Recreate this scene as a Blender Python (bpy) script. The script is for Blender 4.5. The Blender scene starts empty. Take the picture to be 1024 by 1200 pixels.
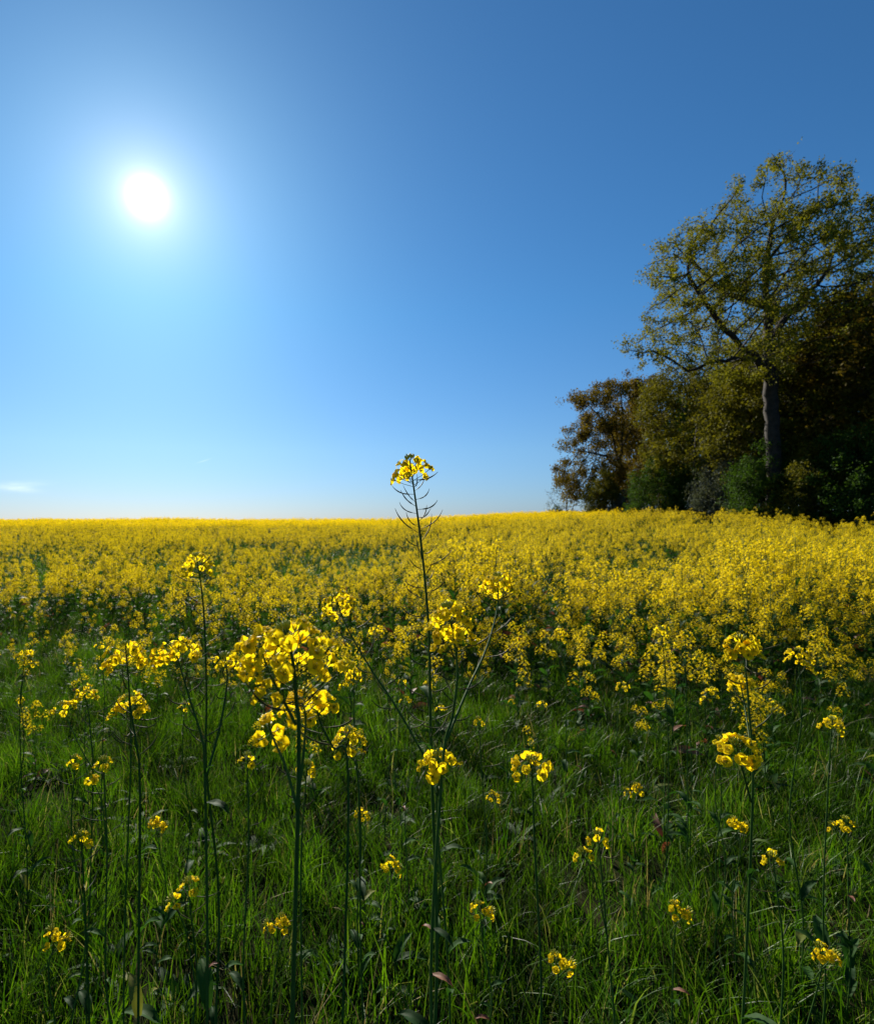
import bpy, math, random
import numpy as np
from mathutils import Vector, Matrix, Quaternion
R = math.radians
PI = math.pi
sc = bpy.context.scene
col = sc.collection

# ------------------------------------------------------------------ camera
CAM_H = 1.65
FPX, CX, CY = 667.0, 440.0, 610.0      # focal length and principal point measured on the 1024 x 1200 photograph
cam = bpy.data.cameras.new('camera')
camo = bpy.data.objects.new('camera', cam)
col.objects.link(camo)
sc.camera = camo
camo.location = (0, 0, CAM_H)
camo.rotation_euler = (R(90), 0, 0)
cam.sensor_fit = 'HORIZONTAL'
cam.sensor_width = 36
cam.lens = FPX / 1024 * 36
cam.shift_x = (512 - CX) / 1024
cam.shift_y = (CY - 600) / 1024
cam.clip_start = 0.02
cam.clip_end = 8000
cam.dof.use_dof = True
cam.dof.focus_distance = 1.15
cam.dof.aperture_fstop = 9.0

# ------------------------------------------------------------------ world, sun, exposure
SUN_AZ, SUN_EL = R(-21.9), R(27.8)     # azimuth from +Y towards +X
sun_dir = Vector((math.sin(SUN_AZ) * math.cos(SUN_EL), math.cos(SUN_AZ) * math.cos(SUN_EL), math.sin(SUN_EL)))
w = bpy.data.worlds.new('World')
sc.world = w
w.use_nodes = True
nt = w.node_tree
N = nt.nodes
for n in list(N): N.remove(n)
def nd(t, **k):
    n = N.new(t)
    for a, b in k.items(): setattr(n, a, b)
    return n
def mth(op, a, b=None, c=None, clamp=False):
    n = nd('ShaderNodeMath', operation=op, use_clamp=clamp)
    for i, v in enumerate((a, b, c)):
        if v is None: continue
        if isinstance(v, (int, float)): n.inputs[i].default_value = v
        else: nt.links.new(v, n.inputs[i])
    return n.outputs[0]
sky = nd('ShaderNodeTexSky', sky_type='NISHITA')
sky.sun_disc = False
sky.sun_elevation = SUN_EL
sky.sun_rotation = SUN_AZ
sky.altitude = 100
sky.air_density = 1.0
sky.dust_density = 0.35
sky.ozone_density = 4.0
out = nd('ShaderNodeOutputWorld')
bg = nd('ShaderNodeBackground')
bg.inputs[1].default_value = 0.05
tc = nd('ShaderNodeTexCoord')
nrm = nd('ShaderNodeVectorMath', operation='NORMALIZE')
nt.links.new(tc.outputs['Generated'], nrm.inputs[0])
dt = nd('ShaderNodeVectorMath', operation='DOT_PRODUCT')
nt.links.new(nrm.outputs[0], dt.inputs[0])
dt.inputs[1].default_value = sun_dir
ang = mth('ARCCOSINE', mth('MINIMUM', dt.outputs['Value'], 0.999999))
def gl(amp, width, p=1.0):
    return mth('MULTIPLY', mth('EXPONENT', mth('MULTIPLY', mth('POWER', mth('DIVIDE', ang, width), p), -1.0)), amp)
g = mth('ADD', mth('ADD', gl(150.0, R(.40)), gl(11.0, R(2.2))), gl(1.1, R(9)))
gcol = nd('ShaderNodeVectorMath', operation='SCALE')
gcol.inputs[0].default_value = (1.0, 0.84, 0.74)
nt.links.new(g, gcol.inputs['Scale'])
tint = nd('ShaderNodeVectorMath', operation='MULTIPLY')
nt.links.new(sky.outputs[0], tint.inputs[0])
sep0 = nd('ShaderNodeSeparateXYZ')
nt.links.new(nrm.outputs[0], sep0.inputs[0])
trm = nd('ShaderNodeValToRGB')      # the air's colour balance from the horizon upwards
trm.color_ramp.elements[0].color = (0.37, 0.50, 0.80, 1)
e_ = trm.color_ramp.elements.new(0.12); e_.color = (0.43, 0.64, 0.83, 1)
trm.color_ramp.elements[2].color = (0.34, 0.71, 0.92, 1)
trm.color_ramp.elements[2].position = 0.34
nt.links.new(sep0.outputs[2], trm.inputs[0])
tsc = nd('ShaderNodeVectorMath', operation='SCALE')
nt.links.new(trm.outputs[0], tsc.inputs[0]); tsc.inputs['Scale'].default_value = 1.3
nt.links.new(tsc.outputs[0], tint.inputs[1])
add = nd('ShaderNodeVectorMath', operation='ADD')
nt.links.new(tint.outputs[0], add.inputs[0])
nt.links.new(gcol.outputs[0], add.inputs[1])
# thin far clouds low on the left and one short vapour trail, fixed in sky direction
sep = nd('ShaderNodeSeparateXYZ')
nt.links.new(nrm.outputs[0], sep.inputs[0])
az = mth('ARCTAN2', sep.outputs[0], sep.outputs[1])
el = mth('ARCSINE', sep.outputs[2])
def cloud(a0, e0, wa, we, slope):
    da = mth('SUBTRACT', az, a0)
    de = mth('SUBTRACT', mth('SUBTRACT', el, e0), mth('MULTIPLY', da, slope))
    q = mth('ADD', mth('POWER', mth('ABSOLUTE', mth('DIVIDE', da, wa)), 2.0), mth('POWER', mth('ABSOLUTE', mth('DIVIDE', de, we)), 2.0))
    return mth('EXPONENT', mth('MULTIPLY', q, -1.0))
def pxdir(px, py):
    a = math.atan2(px - CX, FPX)
    return a, math.atan2((CY - py) * math.cos(a), FPX)
cl = None
for px, py, wa, we, s in ((24, 568, R(1.6), R(.28), .10), (30, 574, R(1.0), R(.22), -.05), (12, 571, R(1.2), R(.3), 0)):
    a, e = pxdir(px, py)
    c = cloud(a, e, wa, we, s)
    cl = c if cl is None else mth('ADD', cl, c)
nz = nd('ShaderNodeTexNoise')
nz.inputs['Scale'].default_value = 60
nz.inputs['Detail'].default_value = 5
mp = nd('ShaderNodeMapping')
mp.inputs['Scale'].default_value = (1, 1, 5)
nt.links.new(nrm.outputs[0], mp.inputs[0])
nt.links.new(mp.outputs[0], nz.inputs['Vector'])
cl = mth('MULTIPLY', cl, mth('MULTIPLY', nz.outputs[0], 2.6))
a, e = pxdir(239, 540)
cl = mth('ADD', mth('MULTIPLY', cl, .6), mth('MULTIPLY', cloud(a, e, R(.55), R(.05), .35), 1.2))
ccol = nd('ShaderNodeVectorMath', operation='SCALE')
ccol.inputs[0].default_value = (1.5, 1.2, 1.1)
nt.links.new(cl, ccol.inputs['Scale'])
add2 = nd('ShaderNodeVectorMath', operation='ADD')
nt.links.new(add.outputs[0], add2.inputs[0])
nt.links.new(ccol.outputs[0], add2.inputs[1])
nt.links.new(add2.outputs[0], bg.inputs[0])
nt.links.new(bg.outputs[0], out.inputs[0])

sl = bpy.data.lights.new('sun', 'SUN')
sl.energy = 5.0
sl.angle = R(0.5)
sl.color = (1.0, 0.93, 0.82)
so = bpy.data.objects.new('sun', sl)
so.rotation_euler = sun_dir.to_track_quat('Z', 'Y').to_euler()
so.location = (0, 0, 30)
col.objects.link(so)

sc.view_settings.view_transform = 'Standard'
sc.view_settings.look = 'None'
sc.view_settings.exposure = 0.85
sc.view_settings.gamma = 1.0
sc.cycles.max_bounces = 6
sc.cycles.diffuse_bounces = 3
sc.cycles.glossy_bounces = 2
sc.cycles.transmission_bounces = 4
sc.cycles.use_adaptive_sampling = True

# ------------------------------------------------------------------ helpers
def P(px, py, d):
    """point at distance d along +Y seen at pixel (px, py) of the photograph"""
    return Vector(((px - CX) / FPX * d, d, CAM_H + (CY - py) / FPX * d))

class MB:
    def __init__(s):
        s.v = []; s.f = []; s.m = []
    def add(s, vs, fs, mi=0):
        o = len(s.v)
        s.v.extend([tuple(p) for p in vs])
        for f in fs:
            s.f.append(tuple(i + o for i in f)); s.m.append(mi)
    def merge(s, other, M=None, mi_map=None):
        o = len(s.v)
        if M is None: s.v.extend(other.v)
        else:
            A = np.array(other.v) @ np.array(M.to_3x3()).T + np.array(M.translation)
            s.v.extend(map(tuple, A))
        s.f.extend([tuple(i + o for i in f) for f in other.f])
        s.m.extend([mi_map[k] if mi_map else k for k in other.m])
    def tube(s, pts, rad, sides=5, mi=0, cap=True):
        pts = [Vector(p) for p in pts]
        n = len(pts)
        up = None
        vs = []
        for i, p in enumerate(pts):
            t = (pts[min(i + 1, n - 1)] - pts[max(i - 1, 0)])
            if t.length < 1e-9: t = Vector((0, 0, 1))
            t.normalize()
            if up is None:
                up = t.orthogonal().normalized()
            else:
                up = (up - t * up.dot(t))
                up = up.normalized() if up.length > 1e-6 else t.orthogonal().normalized()
            b = t.cross(up)
            r = rad[i] if hasattr(rad, '__len__') else rad
            for k in range(sides):
                a = 2 * PI * k / sides
                vs.append(p + (up * math.cos(a) + b * math.sin(a)) * r)
        fs = []
        for i in range(n - 1):
            for k in range(sides):
                k2 = (k + 1) % sides
                fs.append((i * sides + k, i * sides + k2, (i + 1) * sides + k2, (i + 1) * sides + k))
        if cap:
            fs.append(tuple(range((n - 1) * sides, n * sides)))
            fs.append(tuple(range(sides - 1, -1, -1)))
        s.add(vs, fs, mi)
    def mesh(s, name, mats, smooth=True):
        me = bpy.data.meshes.new(name)
        me.from_pydata(s.v, [], s.f)
        for m in mats: me.materials.append(m)
        if len(mats) > 1: me.polygons.foreach_set('material_index', s.m)
        if smooth: me.polygons.foreach_set('use_smooth', [True] * len(s.f))
        me.update()
        return me

def mesh_np(name, V, F, mats, smooth=True, k=4):
    """fast mesh from numpy arrays, all faces with k corners"""
    me = bpy.data.meshes.new(name)
    me.vertices.add(len(V)); me.vertices.foreach_set('co', np.asarray(V, np.float32).ravel())
    me.loops.add(len(F) * k); me.loops.foreach_set('vertex_index', np.asarray(F, np.int32).ravel())
    me.polygons.add(len(F))
    me.polygons.foreach_set('loop_start', np.arange(0, len(F) * k, k, dtype=np.int32))
    me.polygons.foreach_set('loop_total', np.full(len(F), k, np.int32))
    if smooth: me.polygons.foreach_set('use_smooth', np.ones(len(F), bool))
    for m in mats: me.materials.append(m)
    me.update(calc_edges=True)
    return me

def obj(name, me, parent=None, loc=None, M=None):
    o = bpy.data.objects.new(name, me)
    col.objects.link(o)
    if parent: o.parent = parent
    if M is not None: o.matrix_basis = M
    elif loc is not None: o.location = loc
    return o

def tag(o, label=None, cat=None, group=None, kind=None):
    if label: o['label'] = label
    if cat: o['category'] = cat
    if group: o['group'] = group
    if kind: o['kind'] = kind
    return o

def spline(pts, n=8):
    """Catmull-Rom through pts"""
    pts = [Vector(p) for p in pts]
    q = [pts[0] * 2 - pts[1]] + pts + [pts[-1] * 2 - pts[-2]]
    r = []
    for i in range(1, len(q) - 2):
        for k in range(n):
            t = k / n
            a, b, c, d = q[i - 1], q[i], q[i + 1], q[i + 2]
            r.append(0.5 * ((2 * b) + (c - a) * t + (2 * a - 5 * b + 4 * c - d) * t * t + (3 * b - a - 3 * c + d) * t ** 3))
    r.append(pts[-1])
    return r

def sstep(x, a, b):
    t = np.clip((np.asarray(x, float) - a) / (b - a), 0, 1)
    return t * t * (3 - 2 * t)

def ground_z(x, y):
    x = np.asarray(x, float); y = np.asarray(y, float)
    z = 0.0150 * np.clip(y - 6, 0, 60) + 0.92 * sstep(x, 1, 22) * sstep(y, 9, 42)
    z = z - 0.03 * np.clip(y - 72, 0, 400)
    z = z + 0.05 * np.sin(x * 0.31 + 1.2) * np.sin(y * 0.23) * sstep(y, 6, 14)
    return z

# ------------------------------------------------------------------ materials
def mat_base(name):
    m = bpy.data.materials.new(name)
    m.use_nodes = True
    t = m.node_tree
    for n in list(t.nodes): t.nodes.remove(n)
    return m, t

def leafy(name, c1, c2, trans=0.4, rough=0.5, spec=0.4, tcol=None, per='island', scale=None, c3=None, patch=0):
    """thin plant tissue: reflecting surface plus light coming through it; hue varies from piece to piece"""
    m, t = mat_base(name)
    L = t.links.new
    o = t.nodes.new('ShaderNodeOutputMaterial')
    geo = t.nodes.new('ShaderNodeNewGeometry')
    oi = t.nodes.new('ShaderNodeObjectInfo')
    ramp = t.nodes.new('ShaderNodeValToRGB')
    ramp.color_ramp.elements[0].color = (*c1, 1)
    ramp.color_ramp.elements[1].color = (*c2, 1)
    if c3:
        e = ramp.color_ramp.elements.new(0.93); e.color = (*c2, 1)
        ramp.color_ramp.elements[2].color = (*c3, 1)
    ad = t.nodes.new('ShaderNodeMath'); ad.operation = 'ADD'
    fr = t.nodes.new('ShaderNodeMath'); fr.operation = 'FRACT'
    L(geo.outputs['Random Per Island'], ad.inputs[0]); L(oi.outputs['Random'], ad.inputs[1])
    L(ad.outputs[0], fr.inputs[0])
    L(fr.outputs[0], ramp.inputs[0])
    nz = t.nodes.new('ShaderNodeTexNoise')
    nz.inputs['Scale'].default_value = scale or 120
    nz.inputs['Detail'].default_value = 3
    tc = t.nodes.new('ShaderNodeTexCoord')
    L(tc.outputs['Object'], nz.inputs['Vector'])
    mr = t.nodes.new('ShaderNodeMapRange')
    mr.inputs['To Min'].default_value = 0.7; mr.inputs['To Max'].default_value = 1.3
    L(nz.outputs[0], mr.inputs[0])
    if patch:      # clumps of different growth across the ground
        n2 = t.nodes.new('ShaderNodeTexNoise'); n2.inputs['Scale'].default_value = patch; n2.inputs['Detail'].default_value = 4
        L(geo.outputs['Position'], n2.inputs['Vector'])
        m2 = t.nodes.new('ShaderNodeMapRange'); m2.inputs['From Min'].default_value = .36; m2.inputs['From Max'].default_value = .64
        m2.inputs['To Min'].default_value = .45; m2.inputs['To Max'].default_value = 1.5
        L(n2.outputs[0], m2.inputs[0])
        mm = t.nodes.new('ShaderNodeMath'); mm.operation = 'MULTIPLY'
        L(mr.outputs[0], mm.inputs[0]); L(m2.outputs[0], mm.inputs[1]); mr = mm
    vm = t.nodes.new('ShaderNodeVectorMath'); vm.operation = 'SCALE'
    L(ramp.outputs[0], vm.inputs[0]); L(mr.outputs[0], vm.inputs['Scale'])
    p = t.nodes.new('ShaderNodeBsdfPrincipled')
    p.inputs['Roughness'].default_value = rough
    p.inputs['Specular IOR Level'].default_value = spec
    L(vm.outputs[0], p.inputs['Base Color'])
    tr = t.nodes.new('ShaderNodeBsdfTranslucent')
    tv = t.nodes.new('ShaderNodeVectorMath'); tv.operation = 'MULTIPLY'
    L(vm.outputs[0], tv.inputs[0]); tv.inputs[1].default_value = tcol or (1.2, 1.25, 0.6)
    L(tv.outputs[0], tr.inputs[0])
    mx = t.nodes.new('ShaderNodeMixShader'); mx.inputs[0].default_value = trans
    L(p.outputs[0], mx.inputs[1]); L(tr.outputs[0], mx.inputs[2])
    L(mx.outputs[0], o.inputs[0])
    return m

def solid(name, c1, c2, rough=0.7, scale=8, bump=0.0, spec=0.3, detail=6):
    m, t = mat_base(name)
    L = t.links.new
    o = t.nodes.new('ShaderNodeOutputMaterial')
    tc = t.nodes.new('ShaderNodeTexCoord')
    nz = t.nodes.new('ShaderNodeTexNoise')
    nz.inputs['Scale'].default_value = scale; nz.inputs['Detail'].default_value = detail
    L(tc.outputs['Object'], nz.inputs['Vector'])
    ramp = t.nodes.new('ShaderNodeValToRGB')
    ramp.color_ramp.elements[0].position = 0.35; ramp.color_ramp.elements[1].position = 0.65
    ramp.color_ramp.elements[0].color = (*c1, 1); ramp.color_ramp.elements[1].color = (*c2, 1)
    L(nz.outputs[0], ramp.inputs[0])
    p = t.nodes.new('ShaderNodeBsdfPrincipled')
    p.inputs['Roughness'].default_value = rough
    p.inputs['Specular IOR Level'].default_value = spec
    L(ramp.outputs[0], p.inputs['Base Color'])
    if bump:
        b = t.nodes.new('ShaderNodeBump'); b.inputs['Strength'].default_value = bump
        L(nz.outputs[0], b.inputs['Height']); L(b.outputs[0], p.inputs['Normal'])
    L(p.outputs[0], o.inputs[0])
    return m

M_petal = leafy('petal', (0.93, 0.67, 0.008), (0.98, 0.80, 0.014), trans=0.62, rough=0.7, spec=0.05, tcol=(1.03, 1.0, 0.7), scale=150)
M_petal_field = leafy('petal_field', (0.82, 0.58, 0.006), (0.97, 0.76, 0.012), trans=0.58, rough=0.7, spec=0.05, tcol=(1.0, 0.98, 0.7), scale=30)
M_petal_old = leafy('petal_faded', (0.80, 0.55, 0.05), (0.80, 0.62, 0.12), trans=0.4, rough=0.6, scale=150)
M_bud = leafy('bud', (0.30, 0.33, 0.02), (0.45, 0.42, 0.02), trans=0.2, rough=0.5)
M_stem = leafy('stem_green', (0.030, 0.080, 0.012), (0.06, 0.125, 0.018), trans=0.14, rough=0.6, spec=0.15, scale=40)
M_pod = leafy('pod_green', (0.035, 0.055, 0.014), (0.075, 0.065, 0.024), trans=0.15, rough=0.6, spec=0.15, scale=60)
M_leaf = leafy('leaf_glaucous', (0.011, 0.042, 0.007), (0.030, 0.085, 0.011), trans=0.42, rough=0.62, spec=0.12, scale=25, c3=(0.16, 0.16, 0.03))
M_deadleaf = leafy('leaf_withered', (0.13, 0.04, 0.02), (0.22, 0.10, 0.045), trans=0.3, rough=0.6, scale=60, tcol=(1.3, .9, .8))
M_grass = leafy('grass_blade', (0.018, 0.064, 0.002), (0.076, 0.150, 0.004), trans=0.45, rough=0.45, spec=0.2, scale=10, c3=(0.24, 0.21, 0.09), patch=2.6)
M_bark = solid('bark', (0.018, 0.015, 0.011), (0.042, 0.034, 0.025), rough=0.9, scale=5, bump=0.5)
M_soil = solid('soil', (0.010, 0.016, 0.004), (0.026, 0.024, 0.010), rough=0.95, scale=6, bump=0.6, spec=0.02)
def tree_leaf(name, a, b, trans=0.4): return leafy(name, a, b, trans=trans, rough=0.7, spec=0.08, scale=0.5, tcol=(1.25, 1.15, 0.5))
M_oak = tree_leaf('oak_leaf_young', (0.11, 0.125, 0.010), (0.22, 0.22, 0.02))
M_oak_bronze = tree_leaf('oak_leaf_bronze', (0.092, 0.066, 0.009), (0.165, 0.130, 0.016))
M_oak_olive = tree_leaf('oak_leaf_olive', (0.072, 0.078, 0.008), (0.145, 0.14, 0.014))
M_green = tree_leaf('leaf_deep_green', (0.024, 0.060, 0.009), (0.048, 0.098, 0.013), 0.42)
M_grey = tree_leaf('leaf_grey_green', (0.055, 0.075, 0.055), (0.11, 0.13, 0.10), 0.25)

# ------------------------------------------------------------------ ground
xs = np.concatenate([-np.geomspace(3000, 40, 14), np.linspace(-36, 60, 97), np.geomspace(64, 3000, 14)])
ys = np.concatenate([[-60, -20, -8], np.linspace(-4, 80, 106), np.geomspace(84, 5000, 30)])
GX, GY = np.meshgrid(xs, ys)
rs = np.random.RandomState(5)
GZ = ground_z(GX, GY) + rs.uniform(-.012, .012, GX.shape) * (np.abs(GX) < 30) * (GY < 40) * (GY > -4)
V = np.stack([GX.ravel(), GY.ravel(), GZ.ravel()], 1)
nx, ny = len(xs), len(ys)
I = (np.arange(ny - 1)[:, None] * nx + np.arange(nx - 1)[None]).ravel()
F = np.stack([I, I + 1, I + nx + 1, I + nx], 1)
tag(obj('ground', mesh_np('ground', V, F, [M_soil])), 'dark bare soil between the grass and the rapeseed', 'ground', kind='structure')

# ------------------------------------------------------------------ trees
def grow(rng, attractors, seeds, step=0.45, infl=3.5, kill=0.8, iters=120):
    """space colonisation: seeds = list of polylines (first starts at the foot); returns nodes, parents"""
    nodes = []; par = []
    for line in seeds:
        pts = [np.array(p, float) for p in line]
        if not nodes:
            nodes.append(pts[0]); par.append(-1); last = 0
        else:
            dd = [np.sum((n - pts[0]) ** 2) for n in nodes]; last = int(np.argmin(dd))
        for a, b in zip(pts[:-1], pts[1:]):
            k = max(1, int(np.linalg.norm(b - a) / step))
            for i in range(1, k + 1):
                q = a + (b - a) * i / k + rng.normal(0, 0.04, 3)
                nodes.append(q); par.append(last); last = len(nodes) - 1
    A = attractors.copy()
    nodes = np.array(nodes); par = list(par)
    D = np.full(len(A), 1e9); near = np.zeros(len(A), int)
    for s in range(0, len(nodes), 64):
        d = np.linalg.norm(A[:, None] - nodes[None, s:s + 64], axis=2)
        j = d.argmin(1); dm = d[np.arange(len(A)), j]
        u = dm < D; D[u] = dm[u]; near[u] = j[u] + s
    for it in range(iters):
        keep = D > kill
        A, D, near = A[keep], D[keep], near[keep]
        if len(A) == 0: break
        act = D < infl
        if not act.any():
            act = D < D.min() + 1.0
        ids = np.unique(near[act])
        dirs = (A[act] - nodes[near[act]]); dirs /= np.linalg.norm(dirs, axis=1)[:, None]
        acc = np.zeros((len(nodes), 3)); np.add.at(acc, near[act], dirs)
        v = acc[ids] + rng.normal(0, 0.25, (len(ids), 3))
        v /= np.linalg.norm(v, axis=1)[:, None] + 1e-9
        new = nodes[ids] + v * step
        base = len(nodes)
        nodes = np.vstack([nodes, new]); par.extend(ids.tolist())
        d = np.linalg.norm(A[:, None] - new[None], axis=2)
        j = d.argmin(1); dm = d[np.arange(len(A)), j]
        u = dm < D; D[u] = dm[u]; near[u] = j[u] + base
    return nodes, np.array(par)

def tree_meshes(name, seed, blobs, seeds, nattr, mleaf, leaves_per=10, leaf=0.11, spread=0.3, tip=0.012,
                step=0.45, kill=0.8, expo=2.2, hollow=0.35, rmax=0.45, leaf_gen=3, twigs=True):
    rng = np.random.RandomState(seed)
    vol = np.array([b[3] * b[4] * b[5] for b in blobs]); vol = vol / vol.sum()
    A = []
    for b, wgt in zip(blobs, vol):
        k = int(nattr * wgt) + 4
        u = rng.normal(size=(k, 3)); u /= np.linalg.norm(u, axis=1)[:, None]
        r = (hollow ** 3 + (1 - hollow ** 3) * rng.rand(k)) ** (1 / 3)
        A.append(np.array(b[:3]) + u * r[:, None] * np.array(b[3:6]))
    A = np.vstack(A)
    nodes, par = grow(rng, A, seeds, step=step, kill=kill)
    n = len(nodes)
    kids = [[] for _ in range(n)]
    for i in range(n):
        if par[i] >= 0: kids[par[i]].append(i)
    order = list(range(n))
    rr = np.zeros(n); gen = np.zeros(n, int)
    for i in reversed(order):
        if not kids[i]: rr[i] = tip
        else:
            rr[i] = sum(rr[k] ** expo for k in kids[i]) ** (1 / expo)
            gen[i] = 1 + max(gen[k] for k in kids[i])
        rr[i] = min(rr[i], rmax)
    mb = MB()
    done = set()
    for s in range(n):
        if par[s] >= 0 and max(kids[par[s]], key=lambda k: rr[k]) == s: continue
        chain = [s]
        if par[s] >= 0: chain.insert(0, par[s])
        c = s
        while kids[c]:
            c = max(kids[c], key=lambda k: rr[k]); chain.append(c)
        if len(chain) < 2: continue
        rad = [rr[k] for k in chain]
        if par[s] >= 0: rad[0] = rad[1]
        rad[-1] *= 0.5
        mb.tube([nodes[k] for k in chain], rad, 7 if rad[0] > 0.1 else 4, cap=False)
    lp = np.where((gen < leaf_gen) & (rr < 0.08))[0]
    # twigs carrying the leaves
    if twigs:
        for i in lp:
            for _ in range(2):
                d = rng.normal(size=3) * spread * 0.9
                mb.tube([nodes[i], nodes[i] + d * .5 + rng.normal(size=3) * .04, nodes[i] + d], [tip * .6, tip * .45, tip * .3], 3, cap=False)
    wood = mb.mesh(name + '_trunk', [M_bark])
    cnt = np.maximum(0, rng.poisson(leaves_per * rng.gamma(1.6, 1 / 1.6, len(lp))))
    c = np.repeat(nodes[lp], cnt, axis=0)
    k = len(c)
    # clumped leaf positions
    sub = rng.normal(0, spread * 0.7, (len(lp), 4, 3))
    which = rng.randint(0, 4, k)
    c = c + sub[np.repeat(np.arange(len(lp)), cnt), which] + rng.normal(0, spread * 0.42, (k, 3))
    u = rng.normal(size=(k, 3)); u /= np.linalg.norm(u, axis=1)[:, None]
    t = rng.normal(size=(k, 3)); t -= u * (t * u).sum(1)[:, None]; t /= np.linalg.norm(t, axis=1)[:, None]
    L = leaf * rng.uniform(.6, 1.3, k)[:, None]
    nrm_ = np.cross(u, t)
    V = np.stack([c - u * L * .5, c + t * L * .3 + nrm_ * L * .08, c + u * L * .5, c - t * L * .3 + nrm_ * L * .08], 1).reshape(-1, 3)
    F = np.arange(k * 4).reshape(-1, 4)
    crown = mesh_np(name + '_crown', V, F, [mleaf], smooth=False)
    return wood, crown

def place_tree(name, meshes, px, d, label, rot=0, s=1.0, cat='tree', group=None, x=None):
    X = (px - CX) / FPX * d if x is None else x
    z = float(ground_z(X, d))
    e = bpy.data.objects.new(name, None); col.objects.link(e)
    e.location = (X, d, z - 0.05); e.rotation_euler = (0, 0, rot); e.scale = (s, s, s)
    e.empty_display_size = 0.5
    tag(e, label, cat, group)
    obj('trunk' if cat == 'tree' else 'stems', meshes[0], e)
    obj('crown' if cat == 'tree' else 'foliage', meshes[1], e)
    return e

# big half-bare oak near the field edge, trunk beyond the photograph's right edge
k = 32 / FPX
bo = []
def bl(px, py, rx, rz, y=0, ry=None, px0=905, kk=k, g0=None):
    z = CAM_H + (CY - py) * kk - g0
    return ((px - px0) * kk, y, z, rx * kk, (ry if ry is not None else rx) * kk, rz * kk)
g0 = float(ground_z(465 / FPX * 32, 32))
B = [bl(800, 300, 42, 38, 0, 60, g0=g0), bl(785, 345, 36, 32, -.5, 60, g0=g0), bl(775, 388, 32, 30, .5, 60, g0=g0),
     bl(790, 425, 36, 20, -1, 50, g0=g0), bl(850, 300, 60, 60, 1, 80, g0=g0), bl(840, 370, 70, 50, -1, 90, g0=g0),
     bl(850, 430, 60, 26, -1.5, 60, g0=g0), bl(905, 260, 70, 65, 0, 90, g0=g0), bl(960, 310, 75, 60, 0, 90, g0=g0),
     bl(985, 390, 80, 50, 0, 90, g0=g0), bl(900, 330, 90, 70, -3, 60, g0=g0), bl(920, 340, 90, 70, 3.5, 60, g0=g0)]
def tp(px, py, y=0, px0=905, kk=k): return ((px - px0) * kk, y, CAM_H + (CY - py) * kk - g0)
S = [[(0, 0, 0), (.15, .1, 3), (0, 0, 6.2), tp(903, 440), tp(900, 380), tp(897, 320), tp(905, 260)],
     [tp(903, 440), tp(880, 418, -.3), tp(850, 396, -.6), tp(832, 384, -.8), tp(812, 352, -.8), tp(800, 325, -.5)],
     [tp(903, 450), tp(870, 428, -1), tp(838, 428, -1.6), tp(812, 434, -1.6), tp(790, 442, -1.4)],
     [tp(900, 400), tp(925, 370, .5), tp(960, 340, 1), tp(990, 300, 1)],
     [tp(903, 440), tp(940, 425, 1), tp(990, 410, 1.5)],
     [tp(899, 360), tp(870, 330, 1.5), tp(845, 300, 2), tp(830, 275, 2)]]
big_oak = tree_meshes('big_oak', 3, B, S, 3400, M_oak, leaves_per=78, leaf=0.135, spread=0.33, tip=0.024, step=0.42, kill=0.75, hollow=0.2)
place_tree('oak_tree', big_oak, 905, 32, 'tall oak with thin yellow-green spring leaves and bare limbs against the sky', 0)

# bronze oak at the far end of the wood
k2 = 56 / FPX
g0 = float(ground_z((722 - CX) / FPX * 56, 56))
def b2(px, py, rx, rz, y=0, ry=None): return bl(px, py, rx, rz, y, ry, px0=722, kk=k2, g0=g0)
def t2(px, py, y=0): return ((px - 722) * k2, y, CAM_H + (CY - py) * k2 - g0)
B = [b2(692, 470, 26, 18, 0, 30), b2(725, 458, 26, 16, .5, 30), b2(760, 455, 25, 18, 0), b2(680, 515, 24, 26, 0, 30), b2(670, 560, 20, 26, 0, 28),
     b2(715, 510, 36, 36, 0, 36), b2(750, 510, 34, 40, 0, 36), b2(700, 565, 34, 34, -1, 30), b2(740, 560, 34, 36, 0, 36)]
S = [[(0, 0, 0), (.2, 0, 3), t2(722, 560), t2(728, 530), t2(730, 490), t2(728, 462)],
     [t2(725, 545), t2(712, 510, -1), t2(700, 492, -1.2), t2(688, 480, -1)], [t2(725, 550), t2(705, 535, -1), t2(680, 530, -1)],
     [t2(728, 525), t2(745, 500, 1), t2(760, 470, 1)]]
bronze = tree_meshes('bronze_oak', 7, B, S, 2300, M_oak_bronze, leaves_per=150, leaf=0.18, spread=0.5, tip=0.02, step=0.5, kill=0.85, hollow=0.2)
place_tree('oak_tree', bronze, 722, 56, 'bronze-brown leafed oak with gaps of sky at the far left end of the wood')

# dense olive oak between them
k3 = 43 / FPX
g0 = float(ground_z((815 - CX) / FPX * 43, 43))
def b3(px, py, rx, rz, y=0, ry=None): return bl(px, py, rx, rz, y, ry, px0=815, kk=k3, g0=g0)
B = [b3(775, 476, 30, 34, 0, 40), b3(800, 448, 38, 26, 0, 45), b3(850, 440, 44, 34, .5, 50), b3(815, 462, 40, 26, 0, 50), b3(860, 470, 40, 34, 0, 50), b3(790, 530, 36, 36, 0, 50),
     b3(840, 520, 50, 44, -1, 50), b3(815, 570, 50, 36, 0, 45), b3(870, 560, 36, 40, 0)]
S = [[(0, 0, 0), (.1, .2, 3), (0, 0, 6), (.3, 0, 9)], [(0, 0, 5), (-2, 0, 7)], [(0, 0, 5.5), (2, -1, 8)]]
olive = tree_meshes('olive_oak', 11, B, S, 2500, M_oak_olive, leaves_per=120, leaf=0.17, spread=0.5, tip=0.016, step=0.48, kill=0.85, hollow=0.2)
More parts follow.
